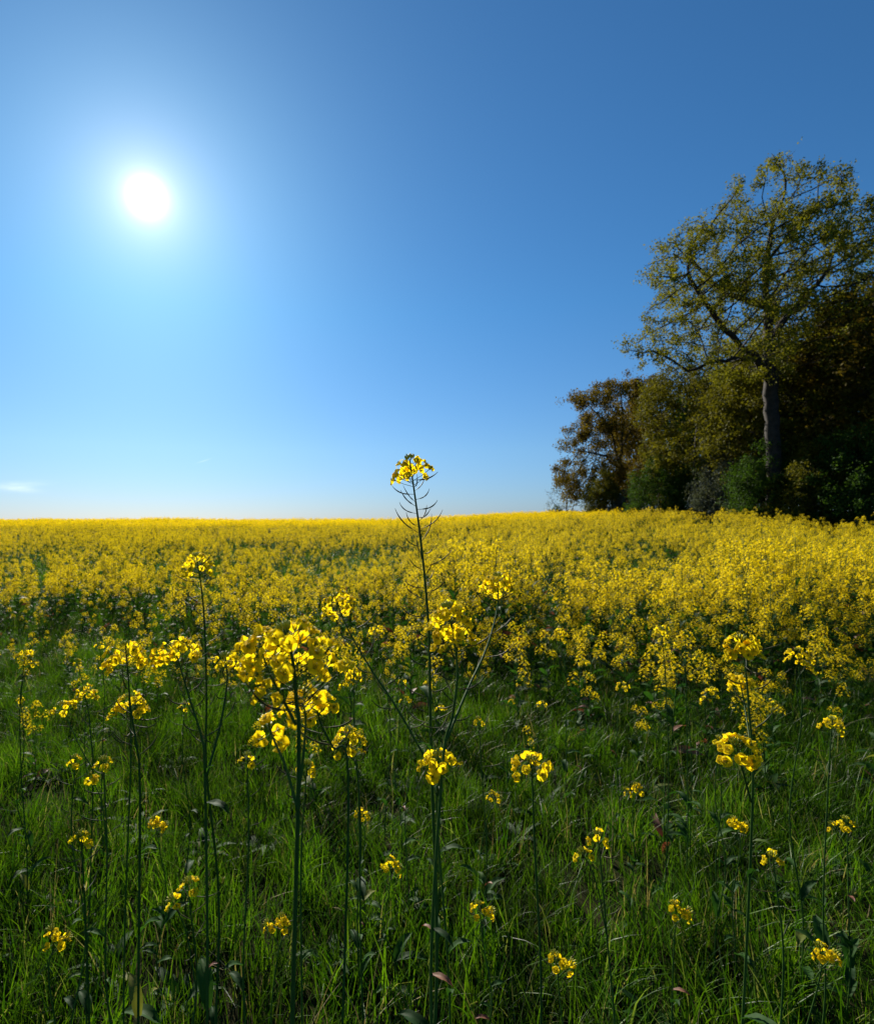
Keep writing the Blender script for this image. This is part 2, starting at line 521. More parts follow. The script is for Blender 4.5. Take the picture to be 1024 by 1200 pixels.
place_tree('oak_tree', olive, 815, 43, 'dense olive-brown oak in the middle of the wood, under the tall oak')

# generic round dense tree, generic bush
B = [(0, 0, 9, 4.2, 4.2, 4.0), (-2, 1, 7, 3, 3, 3.2), (2.2, -1, 7.2, 3, 3, 3.2), (0, 0, 4.2, 3.6, 3.6, 2.8)]
S = [[(0, 0, 0), (0.1, 0, 4), (0, .2, 8), (0, 0, 11)], [(0, 0, 4), (-2, 0, 6.5)], [(0, 0, 4.5), (2, 0, 7)]]
gen_olive = tree_meshes('field_oak', 21, B, S, 1700, M_oak_olive, leaves_per=130, leaf=0.19, spread=0.55, tip=0.018, step=0.5, kill=0.9)
gen_green = (gen_olive[0], gen_olive[1].copy()); gen_green[1].materials[0] = M_green
gen_bronze = (gen_olive[0], gen_olive[1].copy()); gen_bronze[1].materials[0] = M_oak_bronze
B = [(0, 0, 2.2, 2.1, 2.0, 1.7), (-1.0, .3, 1.4, 1.3, 1.2, 1.2), (1.1, 0, 1.5, 1.3, 1.2, 1.3), (.4, .2, 3.6, 1.0, 1.0, 1.1), (-1.6, .2, 2.9, .7, .8, .8), (2.1, .1, 2.4, .8, .7, .6), (0, 0, .9, 2.4, 1.8, .8), (-.7, 0, 4.1, .5, .5, .7)]
S = [[(0, 0, 0), (.05, 0, 1.2), (0, 0, 2.8)], [(0, 0, .3), (-.8, 0, 1.4)], [(0, 0, .3), (.9, .1, 1.6)], [(0, 0, .4), (0, -.7, 1.5)]]
bush = tree_meshes('bush', 31, B, S, 900, M_green, leaves_per=110, leaf=0.11, spread=0.3, tip=0.01, step=0.25, kill=0.42)
bush_grey = (bush[0], bush[1].copy()); bush_grey[1].materials[0] = M_grey
bush_olive = (bush[0], bush[1].copy()); bush_olive[1].materials[0] = M_oak_olive
bare = tree_meshes('thin_bush', 33, B, S, 500, M_oak_olive, leaves_per=3, leaf=0.14, spread=0.22, tip=0.012, step=0.25, kill=0.42)

place_tree('broadleaf_tree', gen_green, 845, 50, 'dark green tree standing behind the dense olive-brown oak', 1.0, 1.0)
place_tree('broadleaf_tree', gen_bronze, 765, 62, 'brown leafed tree filling the gap behind the bronze-brown oak', 2.0, 1.15)
place_tree('broadleaf_tree', gen_olive, 905, 44, 'olive tree half hidden behind the trunk of the tall oak', 0.5, 1.1)
place_tree('broadleaf_tree', gen_olive, 965, 34, 'olive tree right of the tall oak trunk', 3.4, 1.05)
place_tree('broadleaf_tree', gen_green, 1015, 42, 'dark green tree at the right end of the wood', 4.4, 1.3)
place_tree('broadleaf_tree', gen_bronze, 1050, 31, 'brown leafed tree cut by the right edge of the picture', 5.2, 1.1)
place_tree('broadleaf_tree', gen_olive, 1000, 56, 'tall olive tree deep in the wood behind the other trees', 2.4, 1.5)
place_tree('broadleaf_tree', gen_olive, 893, 37, 'smaller olive tree right before the trunk of the tall oak', 4.0, 0.85)
place_tree('shrub', bush, 772, 43, 'fresh green rounded shrub at the foot of the wood', 0.3, 1.05, 'shrub')
place_tree('shrub', bush_grey, 848, 38, 'grey-green willowy shrub at the foot of the wood', 1.3, 1.1, 'shrub')
place_tree('shrub', bush, 812, 41, 'dark green shrub right of the rounded fresh green one', 2.5, 0.9, 'shrub')
place_tree('shrub', bush_olive, 708, 52, 'low brownish shrub below the bronze-brown oak', 4.1, 1.0, 'shrub')
place_tree('shrub', bush_grey, 733, 50, 'small grey-green shrub in the shade below the bronze-brown oak', 5.0, 0.6, 'shrub')
place_tree('shrub', bush, 900, 33, 'dark green shrub beneath the trunk of the tall oak', 3.6, 1.1, 'shrub')
place_tree('shrub', bush_olive, 950, 31, 'olive shrub beneath the tree right of the tall oak', 0.8, 1.0, 'shrub')
place_tree('shrub', bush, 1005, 29, 'green shrub at the right end of the wood', 1.9, 1.15, 'shrub')
place_tree('shrub', bare, 664, 58, 'thin nearly bare shrub left of the wood against the sky', 0.0, 1.0, 'shrub')
place_tree('shrub', bush, 652, 82, 'tiny far off dark bush on the horizon left of the wood', 0.0, 0.5, 'shrub')

# ------------------------------------------------------------------ rapeseed: field plants
def quadleaf(rng, base, d, length, width, droop, seg=3):
    """pointed leaf strip: verts, faces"""
    d = Vector(d).normalized()
    side = d.cross(Vector((0, 0, 1)))
    if side.length < 1e-3: side = Vector((1, 0, 0))
    side.normalize()
    side = (side + Vector(rng.normal(0, .25, 3))).normalized()
    prof = [0.25, 0.9, 1.0, 0.62, 0.0] if seg == 4 else [0.3, 1.0, 0.75, 0.0]
    vs = []; fs = []
    p = Vector(base)
    dd = d.copy()
    for i, wv in enumerate(prof):
        lift = Vector((0, 0, 1)) * width * 0.12 * wv
        vs.append(p + side * width * .5 * wv + lift); vs.append(p.copy()); vs.append(p - side * width * .5 * wv + lift)
        p = p + dd * length / (len(prof) - 1)
        dd = (dd + Vector((0, 0, -droop))).normalized()
    for i in range(len(prof) - 1):
        a = i * 3
        fs += [(a, a + 1, a + 4, a + 3), (a + 1, a + 2, a + 5, a + 4)]
    return vs, fs

def flower_lo(mb, c, n, s, mi=0):
    n = n.normalized(); t = n.orthogonal().normalized(); b = n.cross(t)
    a0 = random.uniform(0, PI)
    for i in range(4):
        a = a0 + i * PI / 2
        u = t * math.cos(a) + b * math.sin(a); v = n.cross(u)
        up = n * s * random.uniform(.1, .4)
        o = c + u * s * .12
        mb.add([o, c + u * s * .7 + v * s * .42 + up, c + u * s * 1.05 + up * .8, c + u * s * .7 - v * s * .42 + up], [(0, 1, 2, 3)], mi)

def head_lo(seed, nfl=20, Rr=0.046, L=0.085, s=0.0120):
    random.seed(seed)
    mb = MB()
    for i in range(nfl):
        t = (i + .5) / nfl
        a = i * 2.4 + random.uniform(-.3, .3)
        rr = Rr * (0.35 + .75 * math.sqrt(t)) * random.uniform(.8, 1.15)
        c = Vector((math.cos(a) * rr, math.sin(a) * rr, -L * t + random.uniform(-.006, .006) + .012))
        flower_lo(mb, c, Vector((math.cos(a) * .8, math.sin(a) * .8, .8)) + Vector([random.uniform(-.4, .4) for _ in range(3)]), s * random.uniform(.8, 1.15), 0)
        if i % 2 == 0:
            mb.tube([Vector((0, 0, -L * t - .012)), c], .0007, 3, 2, cap=False)
    for i in range(5):
        a = i * 1.3
        c = Vector((math.cos(a) * .005, math.sin(a) * .005, .012 + random.uniform(0, .006)))
        mb.tube([c, c + Vector((0, 0, .004)), c + Vector((0, 0, .008))], [.0015, .0028, .001], 4, 1)
    return mb
HEADS_MB = [head_lo(100, 22), head_lo(101, 15, .038, .07), head_lo(102, 28, .052, .13), head_lo(103, 11, .032, .05), head_lo(104, 19, .044, .11)]
MH = [M_petal_field, M_bud, M_stem]
HEADS = [h.mesh('flower_head', MH) for h in HEADS_MB]

def leaf_mb(seed, dead=False):
    rng = np.random.RandomState(seed)
    mb = MB()
    vs, fs = quadleaf(rng, (0, 0, 0), (1, 0, .75), .16, .045, .32, 4)
    mb.add(vs, fs)
    return mb
LEAF_MB = [leaf_mb(i) for i in range(3)]

class Proto:
    pass
def make_field_plant(seed, H, nb, spread, lowheads=True):
    """stem with nb branches, each carrying a flower head; big leaves low down"""
    random.seed(seed)
    rng = np.random.RandomState(seed)
    p = Proto(); p.H = H
    st = MB()
    lean = Vector((random.uniform(-.06, .06), random.uniform(-.06, .06), 0))
    axis = [lean * (t * t) * 1.0 + Vector((0, 0, H * t)) for t in (0, .25, .5, .75, 1)]
    axis = spline(axis, 3)
    st.tube(axis, [.0055 * (1 - .65 * i / (len(axis) - 1)) for i in range(len(axis))], 4)
    def at(t):
        f = t * (len(axis) - 1); i = min(int(f), len(axis) - 2)
        return axis[i].lerp(axis[i + 1], f - i)
    p.heads = [(0, Matrix.Translation(axis[-1]))] if nb != 0 else []
    for b in range(nb):
        t = random.uniform(.28, .78)
        a = b * 2.4 + random.uniform(-.4, .4)
        o = at(t)
        hz = H * (random.uniform(.66, 1.02) if b % 3 else random.uniform(.42, .8)) if lowheads else H * random.uniform(.85, 1.0)
        hz = max(hz, o.z + .08)
        rr = spread * random.uniform(.5, 1.15)
        e = Vector((o.x + math.cos(a) * rr, o.y + math.sin(a) * rr, hz))
        mid = o.lerp(e, .5) + Vector((math.cos(a), math.sin(a), -.3)) * .02
        pts = spline([o, mid, e], 3)
        st.tube(pts, [.0028 - .0016 * i / (len(pts) - 1) for i in range(len(pts))], 3)
        q = Vector((0, 0, 1)).rotation_difference((pts[-1] - pts[-2]).normalized() + Vector((0, 0, 1)))
        M = Matrix.Translation(e) @ q.to_matrix().to_4x4() @ Matrix.Rotation(random.uniform(0, 6), 4, 'Z') @ Matrix.Scale(random.uniform(.75, 1.15), 4)
        p.heads.append((random.randrange(len(HEADS)), M))
        # a few pods below the head
        for _ in range(3):
            f = random.uniform(.35, .85); i = int(f * (len(pts) - 1)); c = pts[i]
            a2 = random.uniform(0, 6.28); dv = Vector((math.cos(a2), math.sin(a2), .7))
            st.tube([c, c + dv * .015, c + dv * .03 + Vector((0, 0, .02))], [.0008, .0012, .0005], 3, cap=False)
    for _ in range(8):
        c = at(random.uniform(.6, .93)); a2 = random.uniform(0, 6.28); dv = Vector((math.cos(a2), math.sin(a2), .6))
        st.tube([c, c + dv * .02, c + dv * .035 + Vector((0, 0, .025))], [.0008, .0013, .0005], 3, cap=False)
    p.stem = st
    p.leaves = []
    nl = 13
    for i in range(nl):
        t = .06 + .62 * i / nl + random.uniform(-.03, .03)
        a = i * 2.4 + random.uniform(-.5, .5)
        sc_ = (1.35 - 1.0 * t) * random.uniform(.8, 1.35)
        M = Matrix.Translation(at(t)) @ Matrix.Rotation(a, 4, 'Z') @ Matrix.Rotation(random.uniform(-.7, .35), 4, 'Y') @ Matrix.Rotation(random.uniform(-.9, .9), 4, 'X') @ Matrix.Scale(sc_ * .9, 4)
        p.leaves.append((random.randrange(3), M, random.random() < .055 and t < .35))
    return p
PROTOS = [make_field_plant(s, H, nb, sp) for s, H, nb, sp in
          ((1, .92, 7, .11), (2, 1.0, 9, .13), (3, .82, 6, .10), (4, .95, 9, .14), (5, .72, 5, .09), (6, 1.08, 8, .12))]
DARKP = [make_field_plant(s, H, nb, sp) for s, H, nb, sp in ((11, .66, 0, .07), (12, .60, 1, .08))]     # leafy plants with few flowers
ALLP = PROTOS + DARKP
LEAF_ME = [l.mesh('leaf', [M_leaf]) for l in LEAF_MB]
LEAF_DEAD = [l.mesh('leaf', [M_deadleaf]) for l in LEAF_MB]
for i, p in enumerate(ALLP):
    p.stem_me = p.stem.mesh('stem', [M_stem])

def build_plant_tree(p):
    e = bpy.data.objects.new('rapeseed_plant', None); col.objects.link(e); e.empty_display_size = .1
    obj('stem', p.stem_me, e)
    for k, M in p.heads: obj('flower_head', HEADS[k], e, M=M)
    for k, M, dead in p.leaves:
        l = obj('leaf', (LEAF_DEAD if dead else LEAF_ME)[k], e, M=M)
        if dead: l['label'] = 'withered reddish brown leaf'
    return e
def merged(p, name):
    mb = MB()
    mb.merge(p.stem, None, {0: 2})
    for k, M in p.heads: mb.merge(HEADS_MB[k], M)
    for k, M, dead in p.leaves: mb.merge(LEAF_MB[k], M, {0: 4 if dead else 3})
    return mb.mesh(name, MH + [M_leaf, M_deadleaf])

# ---- where plants stand
rng = np.random.RandomState(77)
def gapfield(x, y):
    """0 = leafy gap, 1 = full flower"""
    g = np.ones_like(x)
    def ell(cx, cy, rx, ry, dep):
        return 1 - dep * np.exp(-(((x - cx) / rx) ** 2 + ((y - cy) / ry) ** 2) ** 1.5)
    g = g * ell(-1.2, 15.2, 1.7, 3.0, .99) * ell(.3, 18.0, 1.8, 2.0, .95) * ell(-3.4, 21, 2.0, 1.0, .8)
    g = g * ell(-4.3, 7.5, 1.5, 1.1, .9) * ell(-3.0, 7.0, .9, .8, .9) * ell(-4.0, 12.5, 1.2, .8, .85)
    g = g * ell(-2.6, 10.6, 1.2, .7, .75) * ell(3.0, 9.6, .9, .6, .9) * ell(1.0, 9.0, .5, .5, .9) * ell(4.6, 8.4, .5, .6, .9) * ell(-.6, 9.4, .7, .5, .8) * ell(-9, 15, 2.2, 1.0, .8) * ell(2.2, 14, 1.6, .7, .7) * ell(5.2, 12.5, 1.6, .7, .8)
    n = np.sin(x * 1.9 + 1.3 * np.sin(y * .8)) * np.sin(y * 1.5 + .9 * np.sin(x * 1.3 + 2))
    g = g * (1 - (.5 + .25 * sstep(x, 0, 2)) * sstep(n, .2, .8))
    n = np.sin(x * .55 + 2 + np.sin(y * .3)) * np.sin(y * .36 + np.sin(x * .5))
    g = g * (1 - (.25 + .35 * sstep(x, 0, 2)) * sstep(n, .15, .65))
    n = np.sin(x * .9 + 4 + np.sin(y * 1.1)) * np.sin(y * .8 + 1.7 * np.sin(x * .7 + 1))
    g = g * (1 - (.4 + .3 * sstep(x, 0, 2)) * sstep(n, .5, .85))
    return g
def hscale(x, y):
    return (.66 + .34 * sstep(y - front(x), 0, 1.5)) * (0.88 + .42 * sstep(x, -.3, 1.8) * (1 - .55 * sstep(y, 9, 16)) + .05 * np.sin(x * .7 + y * .4))
def front(x):
    return 6.0 + .2 * np.sin(x * 1.3 + .5) + .12 * np.sin(x * 3.1) - .95 * sstep(x, -3.3, -1.7)
AZ0, AZ1 = math.atan2(-15 - 440 - 40, FPX), math.atan2(1024 + 60 - 440, FPX)
def scatter(n, d0, d1):
    a = rng.uniform(AZ0, AZ1, n); u = rng.rand(n)
    t = np.sqrt(d0 ** 2 + u * (d1 ** 2 - d0 ** 2))
    return np.tan(a) * t, t
# candidate stand for the nearest rows: one plant per jittered cell
def cells(d0, d1, cell):
    out_x, out_y = [], []
    yv = np.arange(d0, d1, cell)
    for y in yv:
        x0, x1 = math.tan(AZ0) * y - 1.6, math.tan(AZ1) * y + 1.8
        xv = np.arange(x0, x1, cell)
        out_x.append(xv + rng.uniform(-.48, .48, len(xv)) * cell); out_y.append(y + rng.uniform(-.48, .48, len(xv)) * cell)
    return np.concatenate(out_x), np.concatenate(out_y)
X, Y = cells(4.6, 42, 0.345)
X2, Y2 = cells(4.8, 12.0, 0.46)
keep = (X2 > -2.2) & (Y2 < 8.6) | (X2 < .5) & (Y2 > 6.6)
X, Y = np.concatenate([X, X2[keep]]), np.concatenate([Y, Y2[keep]])
keep = (Y > front(X)) & (X < 21.2)
X, Y = X[keep], Y[keep]
# thinner stand at the very front
pk = rng.rand(len(X)) < (.7 + .3 * sstep(Y - front(X), 0, .8)) * (1 - .16 * sstep(Y, 8, 11))
X, Y = X[pk], Y[pk]
g = gapfield(X, Y)
dark = rng.rand(len(X)) > g
edge = (rng.rand(len(X)) < .3 * (1 - sstep(Y - front(X), .1, 1.2))) & (X < .2)
dark |= edge
PI_ = np.where(dark, len(PROTOS) + rng.randint(0, 2, len(X)), rng.randint(0, len(PROTOS), len(X)))
SC = hscale(X, Y) * (1 - .36 * (1 - g)) * rng.uniform(.70, 1.14, len(X)) * (1 + .16 * (rng.rand(len(X)) < .04)) * (1 - .12 * dark)
RZ = rng.uniform(0, 2 * PI, len(X))
wx, wy = cells(2.9, 6.2, .30)
ok = (wy < front(wx) + .1) & (rng.rand(len(wx)) < .05 + .05 * (wx > -1.8) + .10 * (wx > -1.8) * (wy > 3.7) + .6 * sstep(wy, front(wx) - 1.3, front(wx)) + .08 * (wx > .6))
wx, wy = wx[ok], wy[ok]
X = np.concatenate([X, wx]); Y = np.concatenate([Y, wy]); kw = len(wx)
PI_ = np.concatenate([PI_, np.where(rng.rand(kw) < .28, len(PROTOS) + rng.randint(0, 2, kw), rng.choice([2, 4, 4, 0], kw))])
SC = np.concatenate([SC, rng.uniform(.45, .66 + .32 * sstep(wx, -2.4, -.8), kw)]); RZ = np.concatenate([RZ, rng.uniform(0, 6.28, kw)])
order = np.argsort(Y)
N_IND = 250
ind = order[:N_IND]; rest = order[N_IND:]
print('individual plants reach d =', Y[ind].max(), 'rest', len(rest))

protos_made = {}
def copy_plant(src):
    c = src.copy(); col.objects.link(c)
    for ch in src.children:
        d = ch.copy(); col.objects.link(d); d.parent = c
    return c
GRP = 'rapeseed plants in the front rows of the crop'
for i in ind:
    k = int(PI_[i])
    if k not in protos_made:
        protos_made[k] = build_plant_tree(ALLP[k]); o = protos_made[k]
    else: o = copy_plant(protos_made[k])
    x, y = float(X[i]), float(Y[i])
    o.location = (x, y, float(ground_z(x, y)) - .01)
    o.rotation_euler = (rng.uniform(-.07, .07), rng.uniform(-.07, .07), float(RZ[i]))
    s = float(SC[i]); o.scale = (s, s, s)
    ppx = CX + x / y * FPX
    zone = ('far left edge' if ppx < 60 else 'outside the slim left plant' if ppx < 140 else 'behind the ragged left head' if ppx < 215 else 'past the slim left plant' if ppx < 290 else
            'behind the biggest head' if ppx < 390 else 'left of the centre stem' if ppx < 500 else 'right of the centre stem' if ppx < 570 else 'before open sky' if ppx < 640 else
            'before the bronze oak' if ppx < 700 else 'before the brown shrub' if ppx < 760 else
            'before the olive oak' if ppx < 815 else 'before the grey shrub' if ppx < 865 else 'before the tall oak trunk' if ppx < 945 else 'far right edge')
    row = 'in the grass' if y < front(x) else 'on the grass edge' if y - front(x) < .55 else 'in the second rows' if y - front(x) < 1.1 else 'in the third rows'
    q = ALLP[k].H * s
    tall = 'tall' if q > 1.08 else 'medium' if q > .86 else 'low' if q > .62 else 'tiny'
    what = ('flowerless leafy stem', 'leafy stem, scant flowers')[k - len(PROTOS)] if k >= len(PROTOS) else ('rapeseed with eight heads', 'rapeseed with ten close heads', 'rapeseed with seven heads',
            'rapeseed with ten spread heads', 'rapeseed with six heads', 'rapeseed with nine heads')[k]
    lean = o.rotation_euler[1]
    lw = ' leftward' if lean < -.03 else ' rightward' if lean > .03 else ' upright'
    lab = tall + lw + ' ' + what + ' ' + row + ', ' + zone
    grp = 'rapeseed plants standing ' + row
    tag(o, lab, 'plant', grp)

# ---- the rest of the crop: one object, scattered with geometry nodes
pc = bpy.data.collections.new('crop_prototypes')
for i, p in enumerate(ALLP):
    pc.objects.link(bpy.data.objects.new('p%02d' % i, merged(p, 'crop_plant')))
def scatter_object(name, coll, pts, rots, scl, idx, mats):
    me = bpy.data.meshes.new(name)
    me.vertices.add(len(pts)); me.vertices.foreach_set('co', np.asarray(pts, np.float32).ravel())
    for nm, ty, arr, at_ in (('rot', 'FLOAT_VECTOR', rots, 'vector'), ('scl', 'FLOAT_VECTOR', scl, 'vector'), ('idx', 'INT', idx, 'value')):
        a = me.attributes.new(nm, ty, 'POINT'); a.data.foreach_set(at_, np.asarray(arr, np.int32 if ty == 'INT' else np.float32).ravel())
    for m in mats: me.materials.append(m)
    o = obj(name, me)
    ng = bpy.data.node_groups.new(name + '_scatter', 'GeometryNodeTree')
    ng.interface.new_socket('Geometry', in_out='INPUT', socket_type='NodeSocketGeometry')
    ng.interface.new_socket('Geometry', in_out='OUTPUT', socket_type='NodeSocketGeometry')
    n = ng.nodes; L = ng.links.new
    gi, go = n.new('NodeGroupInput'), n.new('NodeGroupOutput')
    ci = n.new('GeometryNodeCollectionInfo'); ci.inputs['Collection'].default_value = coll
    ci.inputs['Separate Children'].default_value = True; ci.inputs['Reset Children'].default_value = True
    iop = n.new('GeometryNodeInstanceOnPoints'); iop.inputs['Pick Instance'].default_value = True
    def attr(nm, ty):
        a = n.new('GeometryNodeInputNamedAttribute'); a.data_type = ty; a.inputs['Name'].default_value = nm
        return a.outputs[0]
    L(gi.outputs[0], iop.inputs['Points']); L(ci.outputs[0], iop.inputs['Instance'])
    L(attr('idx', 'INT'), iop.inputs['Instance Index'])
    L(attr('rot', 'FLOAT_VECTOR'), iop.inputs['Rotation'])
    L(attr('scl', 'FLOAT_VECTOR'), iop.inputs['Scale'])
    L(iop.outputs[0], go.inputs[0])
    md = o.modifiers.new('scatter', 'NODES'); md.node_group = ng
    return o
px_, py_ = X[rest], Y[rest]
pts = np.stack([px_, py_, ground_z(px_, py_) - .01], 1)
rots = np.stack([rng.uniform(-.07, .07, len(px_)), rng.uniform(-.07, .07, len(px_)), RZ[rest]], 1)
scl = np.repeat(SC[rest][:, None], 3, 1)
# far patches of the same crop
def far_patch(seed):
    random.seed(seed); r2 = np.random.RandomState(seed)
    mb = MB()
    for _ in range(30):
        x, y = r2.uniform(-1, 1, 2); h = r2.uniform(.62, 1.08)
        for _h in range(5):
            c = Vector((x + r2.normal(0, .08), y + r2.normal(0, .08), h * r2.uniform(.78, 1.02)))
            for _f in range(7):
                cc = c + Vector(r2.normal(0, .02, 3))
                nv = Vector(r2.normal(0, 1, 3)); flower = nv.normalized(); t = flower.orthogonal().normalized() * .019; b = flower.cross(t)
                mb.add([cc - t, cc - b, cc + t, cc + b], [(0, 1, 2, 3)], 0)
            mb.add([c, c + Vector((.004, 0, 0)), Vector((x + .003, y, 0.1)), Vector((x, y, 0.1))], [(0, 1, 2, 3)], 1)
        for _l in range(6):
            vs, fs = quadleaf(r2, (x, y, h * r2.uniform(.1, .6)), (*r2.normal(0, 1, 2), .5), .2, .07, .3, 3)
            mb.add(vs, fs, 2)
    return mb.mesh('crop_patch', [M_petal_field, M_stem, M_leaf], smooth=False)
for i in range(4):
    pc.objects.link(bpy.data.objects.new('q%02d' % i, far_patch(500 + i)))
fx, fy = [], []
y = 42.6
while y < 84:
    st_ = 1.55
    xv = np.arange(math.tan(AZ0) * y - 2, math.tan(AZ1) * y + 3, st_)
    fx.append(xv + rng.uniform(-.4, .4, len(xv))); fy.append(y + rng.uniform(-.4, .4, len(xv))); y += st_
fx = np.concatenate(fx); fy = np.concatenate(fy)
ok = (fx < 21.0) | (fy > 66)
fx, fy = fx[ok], fy[ok]
nf = len(fx)
pts = np.vstack([pts, np.stack([fx, fy, ground_z(fx, fy)], 1)])
rots = np.vstack([rots, np.stack([np.zeros(nf), np.zeros(nf), rng.uniform(0, 6.28, nf)], 1)])
fs_ = rng.uniform(.85, 1.2, nf) * (.62 + .38 * gapfield(fx, fy)) * (1 + .06 * np.sin(fx * .2) * np.sin(fy * .13))
scl = np.vstack([scl, np.stack([np.ones(nf), np.ones(nf), fs_ * .93], 1)])
idx = np.concatenate([PI_[rest], len(ALLP) + rng.randint(0, 4, nf)])
crop = scatter_object('rapeseed_crop', pc, pts, rots, scl, idx, MH)
tag(crop, 'dense yellow rapeseed crop filling the field to the horizon', 'crop', kind='stuff')
print('crop instances', len(pts))

# ------------------------------------------------------------------ grass
gc = bpy.data.collections.new('grass_prototypes')
def grass_clump(seed, nbl, rad, hmin, hmax, wd):
    r2 = np.random.RandomState(seed)
    Vv = []; Ff = []
    for _ in range(nbl):
        a = r2.uniform(0, 6.28); r = rad * math.sqrt(r2.rand())
        base = np.array([math.cos(a) * r, math.sin(a) * r, -.01])
        h = r2.uniform(hmin, hmax); la = r2.uniform(0, 6.28); lean = h * r2.uniform(.05, .75)
        ld = np.array([math.cos(la), math.sin(la), 0]); sd = np.array([-ld[1], ld[0], 0])
        fa = r2.uniform(-1.2, 1.2); sd = sd * math.cos(fa) + ld * math.sin(fa)
        wv = wd * r2.uniform(.6, 1.3)
        o = len(Vv)
        for i, t in enumerate((0, .3, .6, .85, 1)):
            c = base + ld * lean * t ** 2.0 + np.array([0, 0, h * (t - .22 * t ** 3 * (lean / h))])
            ww = wv * (1 - t ** 2.2) * .5 + .0002
            Vv += [c - sd * ww, c + sd * ww]
        for i in range(4):
            Ff.append((o + 2 * i, o + 2 * i + 1, o + 2 * i + 3, o + 2 * i + 2))
    return mesh_np('grass_tuft', np.array(Vv), np.array(Ff), [M_grass])
for i, a in enumerate(((40, .10, .10, .26, .0042), (50, .12, .08, .20, .0036), (34, .08, .14, .34, .005), (44, .13, .06, .16, .0034), (22, .10, .2, .4, .0055))):
    gc.objects.link(bpy.data.objects.new('g%02d' % i, grass_clump(900 + i, *a)))
M_straw = leafy('dry_straw', (0.20, 0.15, 0.06), (0.34, 0.27, 0.13), trans=0.3, rough=0.6, spec=0.2, scale=20)
_g = grass_clump(950, 9, .08, .10, .34, .0036); _g.materials[0] = M_straw
gc.objects.link(bpy.data.objects.new('g05', _g))
def weed(seed, n, ln, wd):
    r2 = np.random.RandomState(seed); mb = MB()
    for i in range(n):
        a = i * 2.4; b = (math.cos(a) * .01, math.sin(a) * .01, r2.uniform(0, .04))
        vs, fs = quadleaf(r2, b, (math.cos(a), math.sin(a), r2.uniform(.5, 1.8)), ln * r2.uniform(.6, 1.2), wd * r2.uniform(.7, 1.2), r2.uniform(.25, .5), 4)
        mb.add(vs, fs)
    return mb.mesh('weed', [M_leaf])
gc.objects.link(bpy.data.objects.new('g06', weed(1, 9, .15, .034)))
gc.objects.link(bpy.data.objects.new('g07', weed(2, 7, .10, .045)))
gx, gy = cells(0.9, 13.0, 0.092)
near = (gy < front(gx) + .35 * rng.rand(len(gx)) + .5) | (rng.rand(len(gx)) < .62)
gx, gy = gx[near], gy[near]
n_ = np.sin(gx * 2.3 + 1.1 * np.sin(gy * 1.7)) * np.sin(gy * 2.9 + gx * .6) + .5 * np.sin(gx * 5.1 + gy * 3.3)
kp = rng.rand(len(gx)) < .95 - .35 * sstep(n_, .3, 1.1)
gx, gy, n_ = gx[kp], gy[kp], n_[kp]
hs = (.86 + .34 * n_ * .5) * rng.uniform(.6, 1.2, len(gx)) * (1 - .12 * sstep(gy, 4, 6) - .05 * sstep(gy, 7, 8))
gpts = np.stack([gx, gy, ground_z(gx, gy)], 1)
ux, uy = cells(13.0, 34.0, .22)      # green undergrowth between the crop plants
kk_ = (ux < 21); ux, uy = ux[kk_], uy[kk_]; nu_ = len(ux)
gx = np.concatenate([gx, ux]); gy = np.concatenate([gy, uy]); hs = np.concatenate([hs, rng.uniform(.8, 1.3, nu_)])
gpts = np.stack([gx, gy, ground_z(gx, gy)], 1)
grot = np.stack([rng.normal(0, .12, len(gx)), rng.normal(0, .12, len(gx)), rng.uniform(0, 6.28, len(gx))], 1)
wid = np.where(gy > 13.0, 1.7, 1.0)
gs = np.stack([wid, wid, hs], 1)
gi_ = rng.choice(8, len(gx), p=(.28, .23, .18, .14, .07, .05, .03, .02))
grass = scatter_object('grass', gc, gpts, grot, gs, gi_, [M_grass])
tag(grass, 'rough green grass on the field margin in the foreground', 'grass', kind='stuff')
print('grass tufts', len(gx))

